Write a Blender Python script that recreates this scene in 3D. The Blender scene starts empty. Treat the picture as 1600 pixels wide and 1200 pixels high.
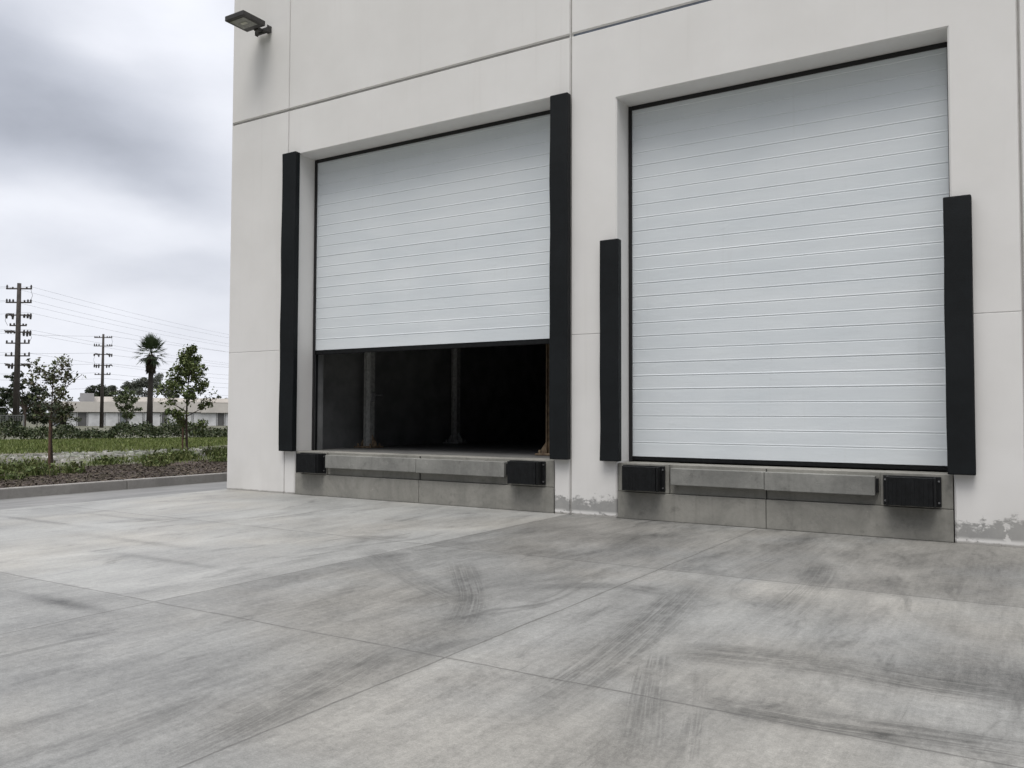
import bpy, bmesh, math, random
import numpy as np
from mathutils import Vector, Matrix
random.seed(7); rng = np.random.default_rng(11)
R = math.radians
S = bpy.context.scene
COL = S.collection

# ------------------------------------------------------------------ camera
cam = bpy.data.cameras.new('camera'); co = bpy.data.objects.new('camera', cam); COL.objects.link(co)
pitch, roll, yaw = 0.0364, 0.0035, 0.5537
fw = Vector((-math.sin(yaw)*math.cos(pitch), math.cos(yaw)*math.cos(pitch), math.sin(pitch)))
rt = fw.cross(Vector((0, 0, 1))).normalized(); up = rt.cross(fw)
rt2 = rt*math.cos(roll)+up*math.sin(roll); up2 = up*math.cos(roll)-rt*math.sin(roll)
CAM = Vector((5.096, -10.895, 1.45))
co.matrix_world = Matrix(((rt2.x, up2.x, -fw.x, CAM.x), (rt2.y, up2.y, -fw.y, CAM.y), (rt2.z, up2.z, -fw.z, CAM.z), (0, 0, 0, 1)))
cam.sensor_fit = 'HORIZONTAL'; cam.sensor_width = 36; cam.lens = 1310.4/1600*36
cam.clip_start = 0.05; cam.clip_end = 6000
S.camera = co

# ------------------------------------------------------------------ exposure
S.view_settings.view_transform = 'Standard'; S.view_settings.look = 'None'
S.view_settings.exposure = 0.22; S.view_settings.gamma = 1.0
S.cycles.max_bounces = 8

# ------------------------------------------------------------------ node helper
class N:
    def __init__(s, nt): s.nt = nt; nt.nodes.clear()
    def n(s, t, **kw):
        x = s.nt.nodes.new(t)
        for k, v in kw.items(): setattr(x, k, v)
        return x
    def link(s, a, b): s.nt.links.new(a, b)
    def put(s, sock, v):
        if isinstance(v, bpy.types.NodeSocket): s.link(v, sock)
        elif v is not None: sock.default_value = v
    def m(s, op, a, b=None, c=None, clamp=False):
        x = s.n('ShaderNodeMath', operation=op, use_clamp=clamp)
        for i, v in enumerate((a, b, c)): s.put(x.inputs[i], v)
        return x.outputs[0]
    def add(s, a, b): return s.m('ADD', a, b)
    def sub(s, a, b): return s.m('SUBTRACT', a, b)
    def mul(s, a, b): return s.m('MULTIPLY', a, b)
    def ss(s, v, a, b, lo=0.0, hi=1.0):
        x = s.n('ShaderNodeMapRange', interpolation_type='SMOOTHSTEP')
        for i, q in enumerate((v, a, b, lo, hi)): s.put(x.inputs[i], q)
        return x.outputs[0]
    def mr(s, v, a, b, lo=0.0, hi=1.0):
        x = s.n('ShaderNodeMapRange')
        for i, q in enumerate((v, a, b, lo, hi)): s.put(x.inputs[i], q)
        return x.outputs[0]
    def noise(s, vec, scale, detail=4, rough=0.55, dist=0.0, dim='3D'):
        x = s.n('ShaderNodeTexNoise', noise_dimensions=dim)
        if dim == '1D': s.put(x.inputs['W'], vec)
        elif vec is not None: s.link(vec, x.inputs['Vector'])
        x.inputs['Scale'].default_value = scale; x.inputs['Detail'].default_value = detail
        x.inputs['Roughness'].default_value = rough; x.inputs['Distortion'].default_value = dist
        return x.outputs['Fac']
    def mix(s, f, a, b, mode='MIX'):
        x = s.n('ShaderNodeMix', data_type='RGBA', blend_type=mode)
        s.put(x.inputs['Factor'], f); s.put(x.inputs['A'], rgb(a)); s.put(x.inputs['B'], rgb(b))
        return [o for o in x.outputs if o.type == 'RGBA'][0]
    def vec(s, x=0, y=0, z=0):
        c = s.n('ShaderNodeCombineXYZ')
        for i, v in enumerate((x, y, z)): s.put(c.inputs[i], v)
        return c.outputs[0]
    def scale(s, v, xyz):
        x = s.n('ShaderNodeVectorMath', operation='MULTIPLY'); s.link(v, x.inputs[0]); x.inputs[1].default_value = xyz
        return x.outputs[0]
    def sep(s, v):
        x = s.n('ShaderNodeSeparateXYZ'); s.link(v, x.inputs[0]); return x.outputs
    def attr(s, name):
        return s.n('ShaderNodeAttribute', attribute_name=name).outputs['Fac']
def rgb(c):
    if isinstance(c, (int, float)): return (c, c, c, 1)
    if isinstance(c, tuple) and len(c) == 3: return (*c, 1)
    return c

# ------------------------------------------------------------------ world: overcast sky
SUN_EL, SUN_AZ = 66.0, 166.0     # degrees; azimuth clockwise from +Y: the sun stands in front of the docks
W = bpy.data.worlds.new('World'); S.world = W; W.use_nodes = True
k = N(W.node_tree)
sky = k.n('ShaderNodeTexSky', sky_type='NISHITA', sun_disc=False, sun_elevation=R(SUN_EL), sun_rotation=R(SUN_AZ))
sky.air_density = 1.5; sky.dust_density = 4
d = k.n('ShaderNodeTexCoord').outputs['Generated']
dx, dy, dz = k.sep(d)
warpv = k.scale(d, (1, 1, 2.2))
w1 = k.sub(k.noise(warpv, 3.0, 3, .45), .5)
w2 = k.sub(k.noise(k.scale(d, (1.3, 1.3, 3.1)), 4.0, 3, .45), .5)
az = k.add(k.mul(k.m('ARCTAN2', dx, dy), 57.2958), k.mul(w1, 10.0))
el = k.add(k.mul(k.m('ARCSINE', dz), 57.2958), k.mul(w2, 4.5))
def blob(a, e, sa, se, amp, tilt=0.0):
    u = k.sub(az, a); v = k.sub(k.sub(el, e), k.mul(u, tilt))
    q = k.add(k.m('POWER', k.m('ABSOLUTE', k.m('DIVIDE', u, sa)), 2.0), k.m('POWER', k.m('ABSOLUTE', k.m('DIVIDE', v, se)), 2.0))
    return k.mul(k.m('EXPONENT', k.mul(q, -1.0)), amp)
lum = k.add(0.80, k.mul(k.sub(k.noise(k.scale(d, (1, 1, 2.6)), 3.2, 4, .45), .5), .30))
lum = k.add(lum, k.mul(k.sub(k.noise(k.scale(d, (1, 1, 2.0)), 11.0, 6, .6), .5), .13))
for b in [(-62, 17.4, 9, 4.6, -.30, -.10), (-57, 15.2, 5, 2.0, -.08, -.2), (-57, 11.6, 9, 1.5, .16, -.12), (-50.5, 9.6, 5, 1.5, -.13, .15),
          (-51, 23.5, 4, 6, .08, 0), (-58, 21.5, 3, 1.6, .08, 0), (-64, 21, 4, 3, -.10, 0), (-57, 3, 40, 4, .04, 0)]:
    lum = k.add(lum, blob(*b))
lum = k.m('MAXIMUM', lum, .30)
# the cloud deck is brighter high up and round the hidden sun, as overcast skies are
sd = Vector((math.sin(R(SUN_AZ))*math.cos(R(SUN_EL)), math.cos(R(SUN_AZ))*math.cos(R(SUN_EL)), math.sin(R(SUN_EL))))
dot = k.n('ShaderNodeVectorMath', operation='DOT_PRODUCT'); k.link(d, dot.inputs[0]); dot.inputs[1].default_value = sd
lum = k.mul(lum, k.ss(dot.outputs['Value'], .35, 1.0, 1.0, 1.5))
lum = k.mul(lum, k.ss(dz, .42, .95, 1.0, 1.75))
# low southern sky, out of view, dimmed to deepen shade under the door headers
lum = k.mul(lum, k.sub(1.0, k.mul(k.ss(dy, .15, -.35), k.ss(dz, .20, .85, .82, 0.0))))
cc = k.n('ShaderNodeMix', data_type='RGBA')
k.link(k.ss(lum, .35, 1.0), cc.inputs['Factor']); cc.inputs['A'].default_value = (.91, .965, 1.11, 1); cc.inputs['B'].default_value = (.96, .98, 1.05, 1)
cl = k.n('ShaderNodeVectorMath', operation='SCALE'); k.link([o for o in cc.outputs if o.type == 'RGBA'][0], cl.inputs[0]); k.link(k.mul(lum, 9.3), cl.inputs['Scale'])
# the cloud lit by the sun overhead and to the south is a warmer white than the grey-blue bank in the north-west
wm_ = k.mix(k.ss(dot.outputs['Value'], .30, .85), (1.0, 1.0, 1.0), (1.03, 1.0, .96))
cl2 = k.mix(1.0, cl.outputs[0], wm_, 'MULTIPLY')
mixs = k.mix(.96, sky.outputs[0], cl2)
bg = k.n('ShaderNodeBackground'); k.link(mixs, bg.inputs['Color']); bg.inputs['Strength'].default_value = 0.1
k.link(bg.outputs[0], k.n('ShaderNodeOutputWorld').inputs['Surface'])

# ------------------------------------------------------------------ sun (behind the clouds: very soft)
sl = bpy.data.lights.new('sun', 'SUN'); sl.energy = 1.5; sl.angle = R(28); sl.color = (1, .965, .91)
so = bpy.data.objects.new('sun', sl); COL.objects.link(so)
so.rotation_euler = (-sd).to_track_quat('-Z', 'Y').to_euler(); so.location = (0, -10, 30)

# ------------------------------------------------------------------ materials
MATS = {}
def mat(name):
    m = bpy.data.materials.new(name); m.use_nodes = True
    k = N(m.node_tree)
    b = k.n('ShaderNodeBsdfPrincipled'); o = k.n('ShaderNodeOutputMaterial'); k.link(b.outputs[0], o.inputs['Surface'])
    MATS[name] = m
    return k, b
def pos(k): return k.n('ShaderNodeNewGeometry').outputs['Position']
def bump(k, b, h, dist=.01, strength=.5):
    x = k.n('ShaderNodeBump'); x.inputs['Strength'].default_value = strength; x.inputs['Distance'].default_value = dist
    k.link(h, x.inputs['Height']); k.link(x.outputs[0], b.inputs['Normal'])
def plain(name, c, rough=.6, var=.25, scale=6, metal=0, bumpd=.003, c2=None, spec=.5):
    k, b = mat(name)
    p = k.n('ShaderNodeTexCoord').outputs['Object']
    n = k.noise(p, scale, 6, .6)
    c = rgb(c); d = rgb(c2) if c2 else tuple(v*(1-var) for v in c[:3])+(1,)
    k.link(k.mix(k.ss(n, .3, .7), d, c), b.inputs['Base Color'])
    k.put(b.inputs['Roughness'], k.mr(k.noise(p, scale*3, 4), 0, 1, rough-.1, rough+.1))
    b.inputs['Metallic'].default_value = metal; b.inputs['Specular IOR Level'].default_value = spec
    if bumpd: bump(k, b, k.noise(p, scale*12, 4), bumpd, .4)
    return MATS[name]

def m_wall():
    k, b = mat('white wall paint'); p = pos(k); x, y, z = k.sep(p)
    base = k.mix(k.ss(k.noise(p, .7, 5, .6), .3, .75), (.695, .687, .670), (.745, .738, .724))
    streak = k.noise(k.scale(p, (7, 1, .25)), 1.0, 5, .6)
    base = k.mix(k.mul(k.ss(streak, .55, .8), .10), base, (.42, .40, .37))
    # paint worn off the concrete near the ground
    n = k.noise(k.scale(p, (1, 1, 1.6)), 7.0, 8, .68); n2 = k.noise(p, 1.7, 3, .5)
    hgt = k.add(.24, k.mul(k.sub(n2, .5), .30))
    right = k.ss(x, -1.02, -.98)
    lvl = k.add(k.m('DIVIDE', k.sub(hgt, z), .24), k.mul(k.sub(n, .5), 2.6))
    worn = k.mul(k.mul(k.ss(lvl, -.22, .16), right), k.ss(z, .34, .46, 1.0, 0.0))
    keep = k.mul(k.ss(z, .035, .085, 1.0, 0.0), k.ss(n, .40, .46))
    worn = k.mul(worn, k.sub(1.0, keep))
    patch = k.mul(k.ss(k.noise(p, 5.5, 6, .6), .56, .60), k.ss(x, 4.3, 4.4)); worn = k.mul(worn, k.sub(1.0, k.mul(patch, .85)))
    # grime line where the wall meets the pavement
    gr = k.mul(k.ss(k.add(z, k.mul(k.sub(n, .5), .06)), .012, .035, 1.0, 0.0), .75)
    conc = k.mix(k.noise(p, 9, 6, .6), (.25, .25, .245), (.37, .37, .36))
    c = k.mix(worn, base, conc); c = k.mix(gr, c, (.24, .23, .21))
    c = k.mix(k.mul(k.ss(z, .1, .9, 1.0, 0.0), k.mul(k.ss(n2, .35, .7), .25)), c, (.46, .45, .42))
    k.link(c, b.inputs['Base Color']); b.inputs['Roughness'].default_value = .82; b.inputs['Specular IOR Level'].default_value = .3
    h = k.add(k.mul(k.noise(p, 60, 4), .3), k.mul(k.noise(p, 1.1, 3), 3.0)); h = k.sub(h, k.mul(worn, .8))
    bump(k, b, h, .004, .5)
m_wall()

def m_concrete(name, ca, cb, stain=.5):
    k, b = mat(name); p = pos(k); x, y, z = k.sep(p)
    n = k.noise(p, 1.6, 7, .62, .6); f = k.noise(p, 22, 6, .65); v = k.noise(k.scale(p, (9, 9, .7)), 1, 5, .6)
    c = k.mix(k.ss(n, .28, .72), ca, cb)
    c = k.mix(k.mul(k.ss(v, .5, .75), stain*.5), c, tuple(q*.45 for q in ca))
    c = k.mix(k.mul(k.ss(k.noise(p, 3.4, 6, .7), .55, .72), stain), c, tuple(q*.55 for q in ca))
    c = k.mix(k.ss(k.noise(p, 8, 6, .7), .66, .74), c, tuple(min(1, q*1.5) for q in cb))
    c = k.mix(.35, c, k.mix(f, tuple(q*.7 for q in ca), cb))
    k.link(c, b.inputs['Base Color']); b.inputs['Roughness'].default_value = .85; b.inputs['Specular IOR Level'].default_value = .3
    pit = k.ss(k.noise(p, 45, 3, .5), .66, .74)
    bump(k, b, k.sub(f, pit), .006, .5)
m_concrete('dock concrete', (.175, .174, .158), (.33, .322, .292), .6)
m_concrete('dock lip concrete', (.15, .151, .142), (.30, .30, .28), .75)
m_concrete('kerb concrete', (.22, .21, .20), (.34, .33, .31), .35)
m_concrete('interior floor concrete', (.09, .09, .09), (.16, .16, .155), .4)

def m_door():
    k, b = mat('door enamel'); p = pos(k); x, y, z = k.sep(p)
    sl = k.noise(k.scale(p, (.8, 1, 40)), 2.0, 5, .65); br = k.noise(k.scale(p, (1, 1, 2)), .9, 4, .5)
    slat = k.noise(k.m('FLOOR', k.m('DIVIDE', k.sub(z, .044), .193)), 3.7, 2, .5, 0, '1D')
    c = k.mix(k.ss(br, .3, .7), (.655, .70, .73), (.70, .74, .765))
    c = k.mix(k.mul(k.ss(sl, .52, .8), .16), c, (.47, .51, .54))
    c = k.mix(k.mul(k.ss(slat, .3, .7), .10), c, (.53, .58, .62))
    # light dust streaks running down
    c = k.mix(k.mul(k.ss(k.noise(k.scale(p, (12, 1, .5)), 1, 5, .6), .58, .8), .10), c, (.42, .42, .40))
    k.link(c, b.inputs['Base Color']); k.put(b.inputs['Roughness'], k.mr(sl, 0, 1, .38, .55))
    bump(k, b, k.add(k.mul(sl, .35), k.add(k.mul(k.noise(k.scale(p, (.7, 1, 3)), 1.5, 3), 3.5), k.mul(k.ss(k.noise(k.scale(p, (1, 1, 1.6)), 3.0, 2), .62, .75), .6))), .003, .45)
m_door()

plain('black vinyl', (.0075, .0095, .011), .6, .3, 4, 0, .004, spec=.22)
plain('black rubber', (.008, .009, .010), .75, .5, 14, 0, .006, spec=.22)
plain('dark steel', (.009, .010, .011), .55, .4, 20, .0, spec=.3)
plain('bolt zinc', (.35, .35, .36), .4, .4, 40, .8)
plain('black seal', (.01, .01, .011), .7, .3, 8)
plain('lamp bronze', (.055, .053, .05), .5, .25, 9, .3)
plain('lamp lens', (.20, .205, .17), .3, .4, 14)
plain('lamp diode', (.42, .42, .33), .3, .2, 14)
plain('galvanised steel', (.46, .465, .45), .6, .4, 12, 0)
plain('rusty steel', (.26, .20, .13), .8, .5, 10, 0, c2=(.10, .065, .04))
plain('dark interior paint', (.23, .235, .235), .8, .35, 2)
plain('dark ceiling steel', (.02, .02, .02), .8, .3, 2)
plain('joint sealant', (.36, .35, .335), .8, .2, 5)
plain('blue grey sealant', (.20, .225, .275), .7, .2, 5)
plain('dark gap', (.02, .02, .02), .9, .2, 5)
plain('pole wood', (.035, .030, .027), .85, .4, 3, c2=(.06, .05, .045))
plain('insulator glaze', (.06, .055, .055), .4, .3, 20)
plain('wire metal', (.05, .05, .055), .6, .1, 5)
plain('bark', (.075, .055, .042), .9, .45, 20, 0, .01)
plain('palm bark', (.04, .034, .03), .9, .4, 10, 0, .02)
plain('stake wood', (.15, .085, .058), .8, .35, 12)
plain('beige parapet', (.62, .59, .55), .8, .12, .5)
plain('white building paint', (.74, .75, .76), .7, .12, .4)
plain('grey roof unit', (.30, .30, .31), .7, .2, .5)
plain('dark opening', (.13, .13, .13), .5, .3, .6)
plain('window glass', (.24, .26, .28), .3, .3, .4)
plain('roller door white', (.70, .71, .72), .6, .3, .5)
plain('pale stone', (.38, .37, .35), .9, .35, 9, 0, .01)
plain('fence steel', (.22, .23, .23), .6, .3, 2)

def foliage(name, cols, rough=.6):
    k, b = mat(name)
    g = k.n('ShaderNodeNewGeometry'); r = g.outputs['Random Per Island']
    cr = k.n('ShaderNodeValToRGB'); cr.color_ramp.interpolation = 'LINEAR'
    e = cr.color_ramp.elements
    while len(e) < len(cols): e.new(.5)
    for i, c in enumerate(cols): e[i].position = i/(len(cols)-1); e[i].color = rgb(c)
    k.link(r, cr.inputs[0])
    n = k.noise(g.outputs['Position'], .8, 3)
    c = k.mix(k.ss(n, .35, .65), cr.outputs[0], k.mix(1.0, cr.outputs[0], (.72, .78, .70), 'MULTIPLY'))
    k.link(c, b.inputs['Base Color']); b.inputs['Roughness'].default_value = rough; b.inputs['Specular IOR Level'].default_value = .25
    return MATS[name]
foliage('young leaves', [(.045, .065, .022), (.075, .10, .032), (.11, .14, .045), (.16, .18, .07)])
foliage('bronze leaves', [(.045, .06, .025), (.075, .095, .035), (.075, .06, .04), (.11, .13, .05), (.05, .038, .035)])
foliage('small tree leaves', [(.05, .07, .03), (.09, .115, .05), (.15, .17, .09)])
foliage('palm leaves', [(.03, .05, .025), (.05, .075, .035), (.085, .11, .055)])
foliage('palm skirt leaves', [(.03, .022, .014), (.055, .04, .025), (.08, .06, .04)])
foliage('grey green leaves', [(.06, .07, .055), (.10, .11, .09), (.15, .155, .135)])
foliage('dark tree leaves', [(.022, .032, .018), (.038, .05, .026), (.06, .072, .04)])
foliage('hedge leaves', [(.022, .035, .015), (.035, .052, .02), (.06, .075, .03), (.08, .085, .045)])
foliage('grass blades', [(.08, .105, .028), (.12, .15, .04), (.16, .19, .06), (.20, .205, .095)], .7)
foliage('weed leaves', [(.06, .085, .025), (.09, .12, .035), (.14, .165, .055), (.16, .15, .07)])
foliage('mulch bark', [(.035, .028, .022), (.06, .047, .037), (.10, .08, .062), (.16, .13, .105)], .9)
foliage('pale rubble', [(.16, .155, .145), (.25, .24, .23), (.40, .385, .365)], .9)

def m_pavement():
    k, b = mat('dock apron concrete'); p = pos(k); x, y, z = k.sep(p)
    big = k.noise(k.scale(p, (1.0, .55, 1)), .8, 7, .64, .9)
    mid = k.noise(k.scale(p, (1.5, .55, 1)), 1.8, 9, .68, .6)
    fin = k.noise(p, 20, 9, .80); grit = k.noise(p, 150, 3, .6)
    broom = k.noise(k.scale(p, (26, 1.5, 1)), 1.0, 6, .68, .35)
    tone = k.attr('tone'); tm = k.attr('track'); tu = k.attr('across'); al = k.attr('along')
    v = k.add(.208, tone)
    v = k.add(v, k.mul(k.sub(big, .5), .24)); v = k.add(v, k.mul(k.sub(mid, .5), .22))
    v = k.add(v, k.mul(k.sub(broom, .5), .11)); v = k.add(v, k.mul(k.sub(k.noise(p, 62, 5, .75), .5), .16)); v = k.add(v, k.mul(k.sub(fin, .5), .27)); v = k.add(v, k.mul(k.sub(grit, .5), .20))
    # darker trowel and water marks, pale worn spots
    tr = k.noise(k.scale(p, (1.9, .6, 1)), 1.2, 9, .70, 1.0)
    v = k.mul(v, k.ss(tr, .53, .72, 1.0, .60))
    pit = k.noise(p, 34, 4, .6)
    v = k.mul(v, k.ss(pit, .68, .76, 1.0, .72)); v = k.mul(v, k.ss(k.noise(p, 21, 6, .7), .68, .78, 1.0, 1.28))
    v = k.mul(v, k.ss(k.noise(k.scale(p, (34, 2.6, 1)), 1.0, 4, .6, .6), .62, .74, 1.0, .78))
    v = k.mul(v, k.ss(k.noise(k.scale(p, (3.0, 30, 1)), 1.0, 4, .6, .8), .66, .76, 1.0, .84))
    v = k.mul(v, k.ss(k.noise(p, 2.6, 3, .5), .74, .78, 1.0, .70))
    # tyre marks: fine rubber lines running along each track
    tx = k.noise(k.vec(k.mul(tu, 26.0), k.mul(al, .35), 0), 2.2, 6, .66)
    br = k.noise(k.vec(k.mul(tu, 5.0), k.mul(al, 1.1), 3), 1.0, 6, .7)
    t = k.mul(k.mul(k.ss(tx, .32, .60), k.ss(br, .22, .58)), tm)
    t = k.mul(t, k.ss(k.noise(p, 7, 7, .75), .26, .56))
    v = k.mul(v, k.sub(1.0, k.mul(tm, k.mul(br, .14)))); v = k.mul(v, k.sub(1.0, k.mul(t, .60)))
    v = k.m('MAXIMUM', v, .05)
    warm = k.mix(k.ss(k.noise(p, .33, 4, .55), .40, .62), (.99, 1.0, .965), (1.025, 1.0, .92))
    sc = k.n('ShaderNodeVectorMath', operation='SCALE'); k.link(warm, sc.inputs[0]); k.link(v, sc.inputs['Scale'])
    col = sc.outputs[0]
    # saw cut joints with chipped, wandering edges
    wob = k.mul(k.sub(k.noise(p, 9, 4, .6), .5), .016)
    wob2 = k.mul(k.sub(k.noise(k.scale(p, (1, 1, 1)), .9, 2, .5), .5), .05)
    J = None
    for (ax, c) in (('x', -.66), ('x', 2.10), ('x', 7.06), ('y', -3.40), ('y', -6.80), ('y', -10.2), ('y', -13.6)):
        a = k.m('ABSOLUTE', k.add(k.add(k.sub(x if ax == 'x' else y, c), wob), wob2))
        J = a if J is None else k.m('MINIMUM', J, a)
    jn = k.noise(p, 3.1, 4, .6)
    wid = k.mr(jn, .3, .7, .0015, .0065)
    jm = k.ss(J, wid, k.add(wid, .006), 1.0, 0.0)
    jd = k.mul(k.mul(k.ss(J, .005, .05, 1.0, 0.0), .22), k.ss(jn, .35, .65))
    col = k.mix(jd, col, (.13, .128, .12)); col = k.mix(k.mul(jm, k.mr(fin, .35, .65, .25, .85)), col, (.055, .053, .05))
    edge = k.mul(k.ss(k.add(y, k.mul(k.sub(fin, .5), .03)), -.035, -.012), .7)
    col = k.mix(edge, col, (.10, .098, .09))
    k.link(col, b.inputs['Base Color'])
    k.put(b.inputs['Roughness'], k.add(k.mr(mid, .3, .7, .50, .66), k.mul(k.sub(fin, .5), .15)))
    b.inputs['Specular IOR Level'].default_value = .5
    h = k.add(k.mul(fin, .35), k.add(k.mul(broom, .5), k.mul(grit, .15))); h = k.sub(h, k.mul(jm, 1.5))
    bump(k, b, h, .004, .45)
m_pavement()

def m_gutter():
    k, b = mat('side strip concrete'); p = pos(k)
    n = k.noise(k.scale(p, (1.6, .35, 1)), 1.6, 7, .62, .5); f = k.noise(p, 30, 5, .6)
    c = k.mix(k.ss(n, .3, .7), (.12, .122, .12), (.22, .22, .215)); c = k.mix(.3, c, k.mix(f, (.10, .10, .10), (.24, .24, .235)))
    k.link(c, b.inputs['Base Color']); b.inputs['Roughness'].default_value = .7; bump(k, b, f, .004, .4)
m_gutter()

def m_field():
    k, b = mat('field soil and turf'); p = pos(k); x, y, z = k.sep(p)
    n = k.noise(p, .45, 6, .62, .4); n2 = k.noise(p, 2.2, 6, .65); f = k.noise(p, 14, 6, .7)
    w = k.mul(k.sub(n, .5), 3.0)
    grass = k.mix(k.ss(n2, .3, .7), (.07, .095, .03), (.13, .16, .055))
    soil = k.mix(f, (.09, .08, .06), (.19, .175, .15)); mul_ = k.mix(f, (.03, .022, .018), (.085, .06, .048))
    # bare soil band lies between the mulch bed and the mown turf
    dk = k.add(k.sub(-9.87, x), w)          # metres away from the kerb
    bare = k.mul(k.ss(dk, 4.8, 6.0), k.ss(dk, 13.0, 15.0, 1.0, 0.0))
    bare = k.mul(bare, k.ss(k.add(n2, k.mul(k.sub(n, .5), .6)), .36, .52))
    c = k.mix(bare, grass, soil); c = k.mix(k.ss(dk, 5.6, 4.6), c, mul_)
    k.link(c, b.inputs['Base Color']); b.inputs['Roughness'].default_value = .95; bump(k, b, k.add(f, n2), .06, .8)
m_field()
plain('ground earth', (.12, .12, .085), .95, .3, .05, 0, 0)

# ------------------------------------------------------------------ mesh helpers
class MB:
    def __init__(s): s.v = []; s.f = []
    def quad(s, *p):
        i = len(s.v); s.v += [tuple(q) for q in p]; s.f.append(tuple(range(i, i+len(p)))); return s
    def box(s, x0, x1, y0, y1, z0, z1, M=None):
        i = len(s.v); P = [(x, y, z) for z in (z0, z1) for y in (y0, y1) for x in (x0, x1)]
        if M is not None: P = [tuple(M @ Vector(q)) for q in P]
        s.v += P
        for q in ((0, 2, 3, 1), (4, 5, 7, 6), (0, 1, 5, 4), (2, 6, 7, 3), (0, 4, 6, 2), (1, 3, 7, 5)): s.f.append(tuple(i+a for a in q))
        return s
    def tube(s, pts, rad, n=8, cap=True):
        pts = [Vector(p) for p in pts]; rad = list(rad) if hasattr(rad, '__len__') else [rad]*len(pts)
        base = len(s.v)
        for j, p in enumerate(pts):
            t = (pts[min(j+1, len(pts)-1)]-pts[max(j-1, 0)]).normalized()
            a = t.cross(Vector((0, 0, 1)) if abs(t.z) < .9 else Vector((1, 0, 0))).normalized(); c = t.cross(a)
            for i in range(n):
                q = p+(a*math.cos(2*math.pi*i/n)+c*math.sin(2*math.pi*i/n))*rad[j]; s.v.append(tuple(q))
        for j in range(len(pts)-1):
            for i in range(n):
                a0 = base+j*n+i; a1 = base+j*n+(i+1) % n; s.f.append((a0, a1, a1+n, a0+n))
        if cap:
            s.f.append(tuple(base+i for i in range(n))[::-1]); s.f.append(tuple(base+(len(pts)-1)*n+i for i in range(n)))
        return s
    def build(s, name, m, parent=None, bevel=0, seg=2, smooth=False):
        me = bpy.data.meshes.new(name); me.from_pydata(s.v, [], s.f); me.materials.append(MATS[m])
        bm = bmesh.new(); bm.from_mesh(me)
        if bevel: bmesh.ops.remove_doubles(bm, verts=bm.verts, dist=1e-5)
        bmesh.ops.recalc_face_normals(bm, faces=bm.faces)
        if bevel:
            ed = [e for e in bm.edges if len(e.link_faces) == 2 and e.calc_face_angle(0) > .5]
            bmesh.ops.bevel(bm, geom=ed, offset=bevel, segments=seg, profile=.6, affect='EDGES')
        bm.to_mesh(me); bm.free()
        if smooth:
            for p in me.polygons: p.use_smooth = True
        o = bpy.data.objects.new(name, me); COL.objects.link(o)
        if parent: o.parent = parent
        return o
def leaf_obj(name, m, V, nper, parent=None):
    n = len(V)//nper
    me = bpy.data.meshes.new(name)
    me.from_pydata(V.tolist(), [], np.arange(n*nper).reshape(n, nper).tolist()); me.materials.append(MATS[m])
    o = bpy.data.objects.new(name, me); COL.objects.link(o)
    if parent: o.parent = parent
    return o
def tag(o, label=None, cat=None, group=None, kind=None):
    if label: o['label'] = label
    if cat: o['category'] = cat
    if group: o['group'] = group
    if kind: o['kind'] = kind
    return o
def thing(name, loc, label, cat, group=None, rz=0):
    o = bpy.data.objects.new(name, None); COL.objects.link(o); o.location = loc; o.rotation_euler = (0, 0, rz); o.empty_display_size = .2
    return tag(o, label, cat, group)
def dup(root, loc, rz, label):
    r = root.copy(); COL.objects.link(r); r.location = loc; r.rotation_euler = (0, 0, rz); r['label'] = label
    for ch in list(root.children):
        c = ch.copy(); COL.objects.link(c); c.parent = r
        for g in list(ch.children):
            q = g.copy(); COL.objects.link(q); q.parent = c
    return r
def leaves(centres, size, jit=.35, asp=.55):
    """one pointed leaf (4 corners) per centre, turned at random"""
    n = len(centres)
    a = rng.normal(size=(n, 3)); a /= np.linalg.norm(a, axis=1)[:, None]
    t = rng.normal(size=(n, 3)); b = np.cross(a, t); b /= np.linalg.norm(b, axis=1)[:, None]
    s = size*(1+jit*rng.normal(size=n)).clip(.4, 2)[:, None]
    V = np.stack([centres-a*s*.5, centres+b*s*asp*.5, centres+a*s*.5, centres-b*s*asp*.5], 1)
    return V.reshape(-1, 3)
def inball(n, power=.5):
    a = rng.normal(size=(n, 3)); a /= np.linalg.norm(a, axis=1)[:, None]
    return a*(rng.random(n)**power)[:, None]

# ------------------------------------------------------------------ ground, apron, kerb, field
g = MB().quad((-3000, -3000, -.62), (3000, -3000, -.62), (3000, 3000, -.62), (-3000, 3000, -.62)).build('ground', 'ground earth'); tag(g, kind='structure')
f_ = MB().quad((-9.87, -300, .115), (-9.87, 75.4, .115), (-181, -300, .115)).quad((-9.87, 75.4, .115), (-9.87, 90, -.66), (-190, -300, -.66), (-181, -300, .115)).build('field', 'field soil and turf'); tag(f_, kind='structure')

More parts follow.
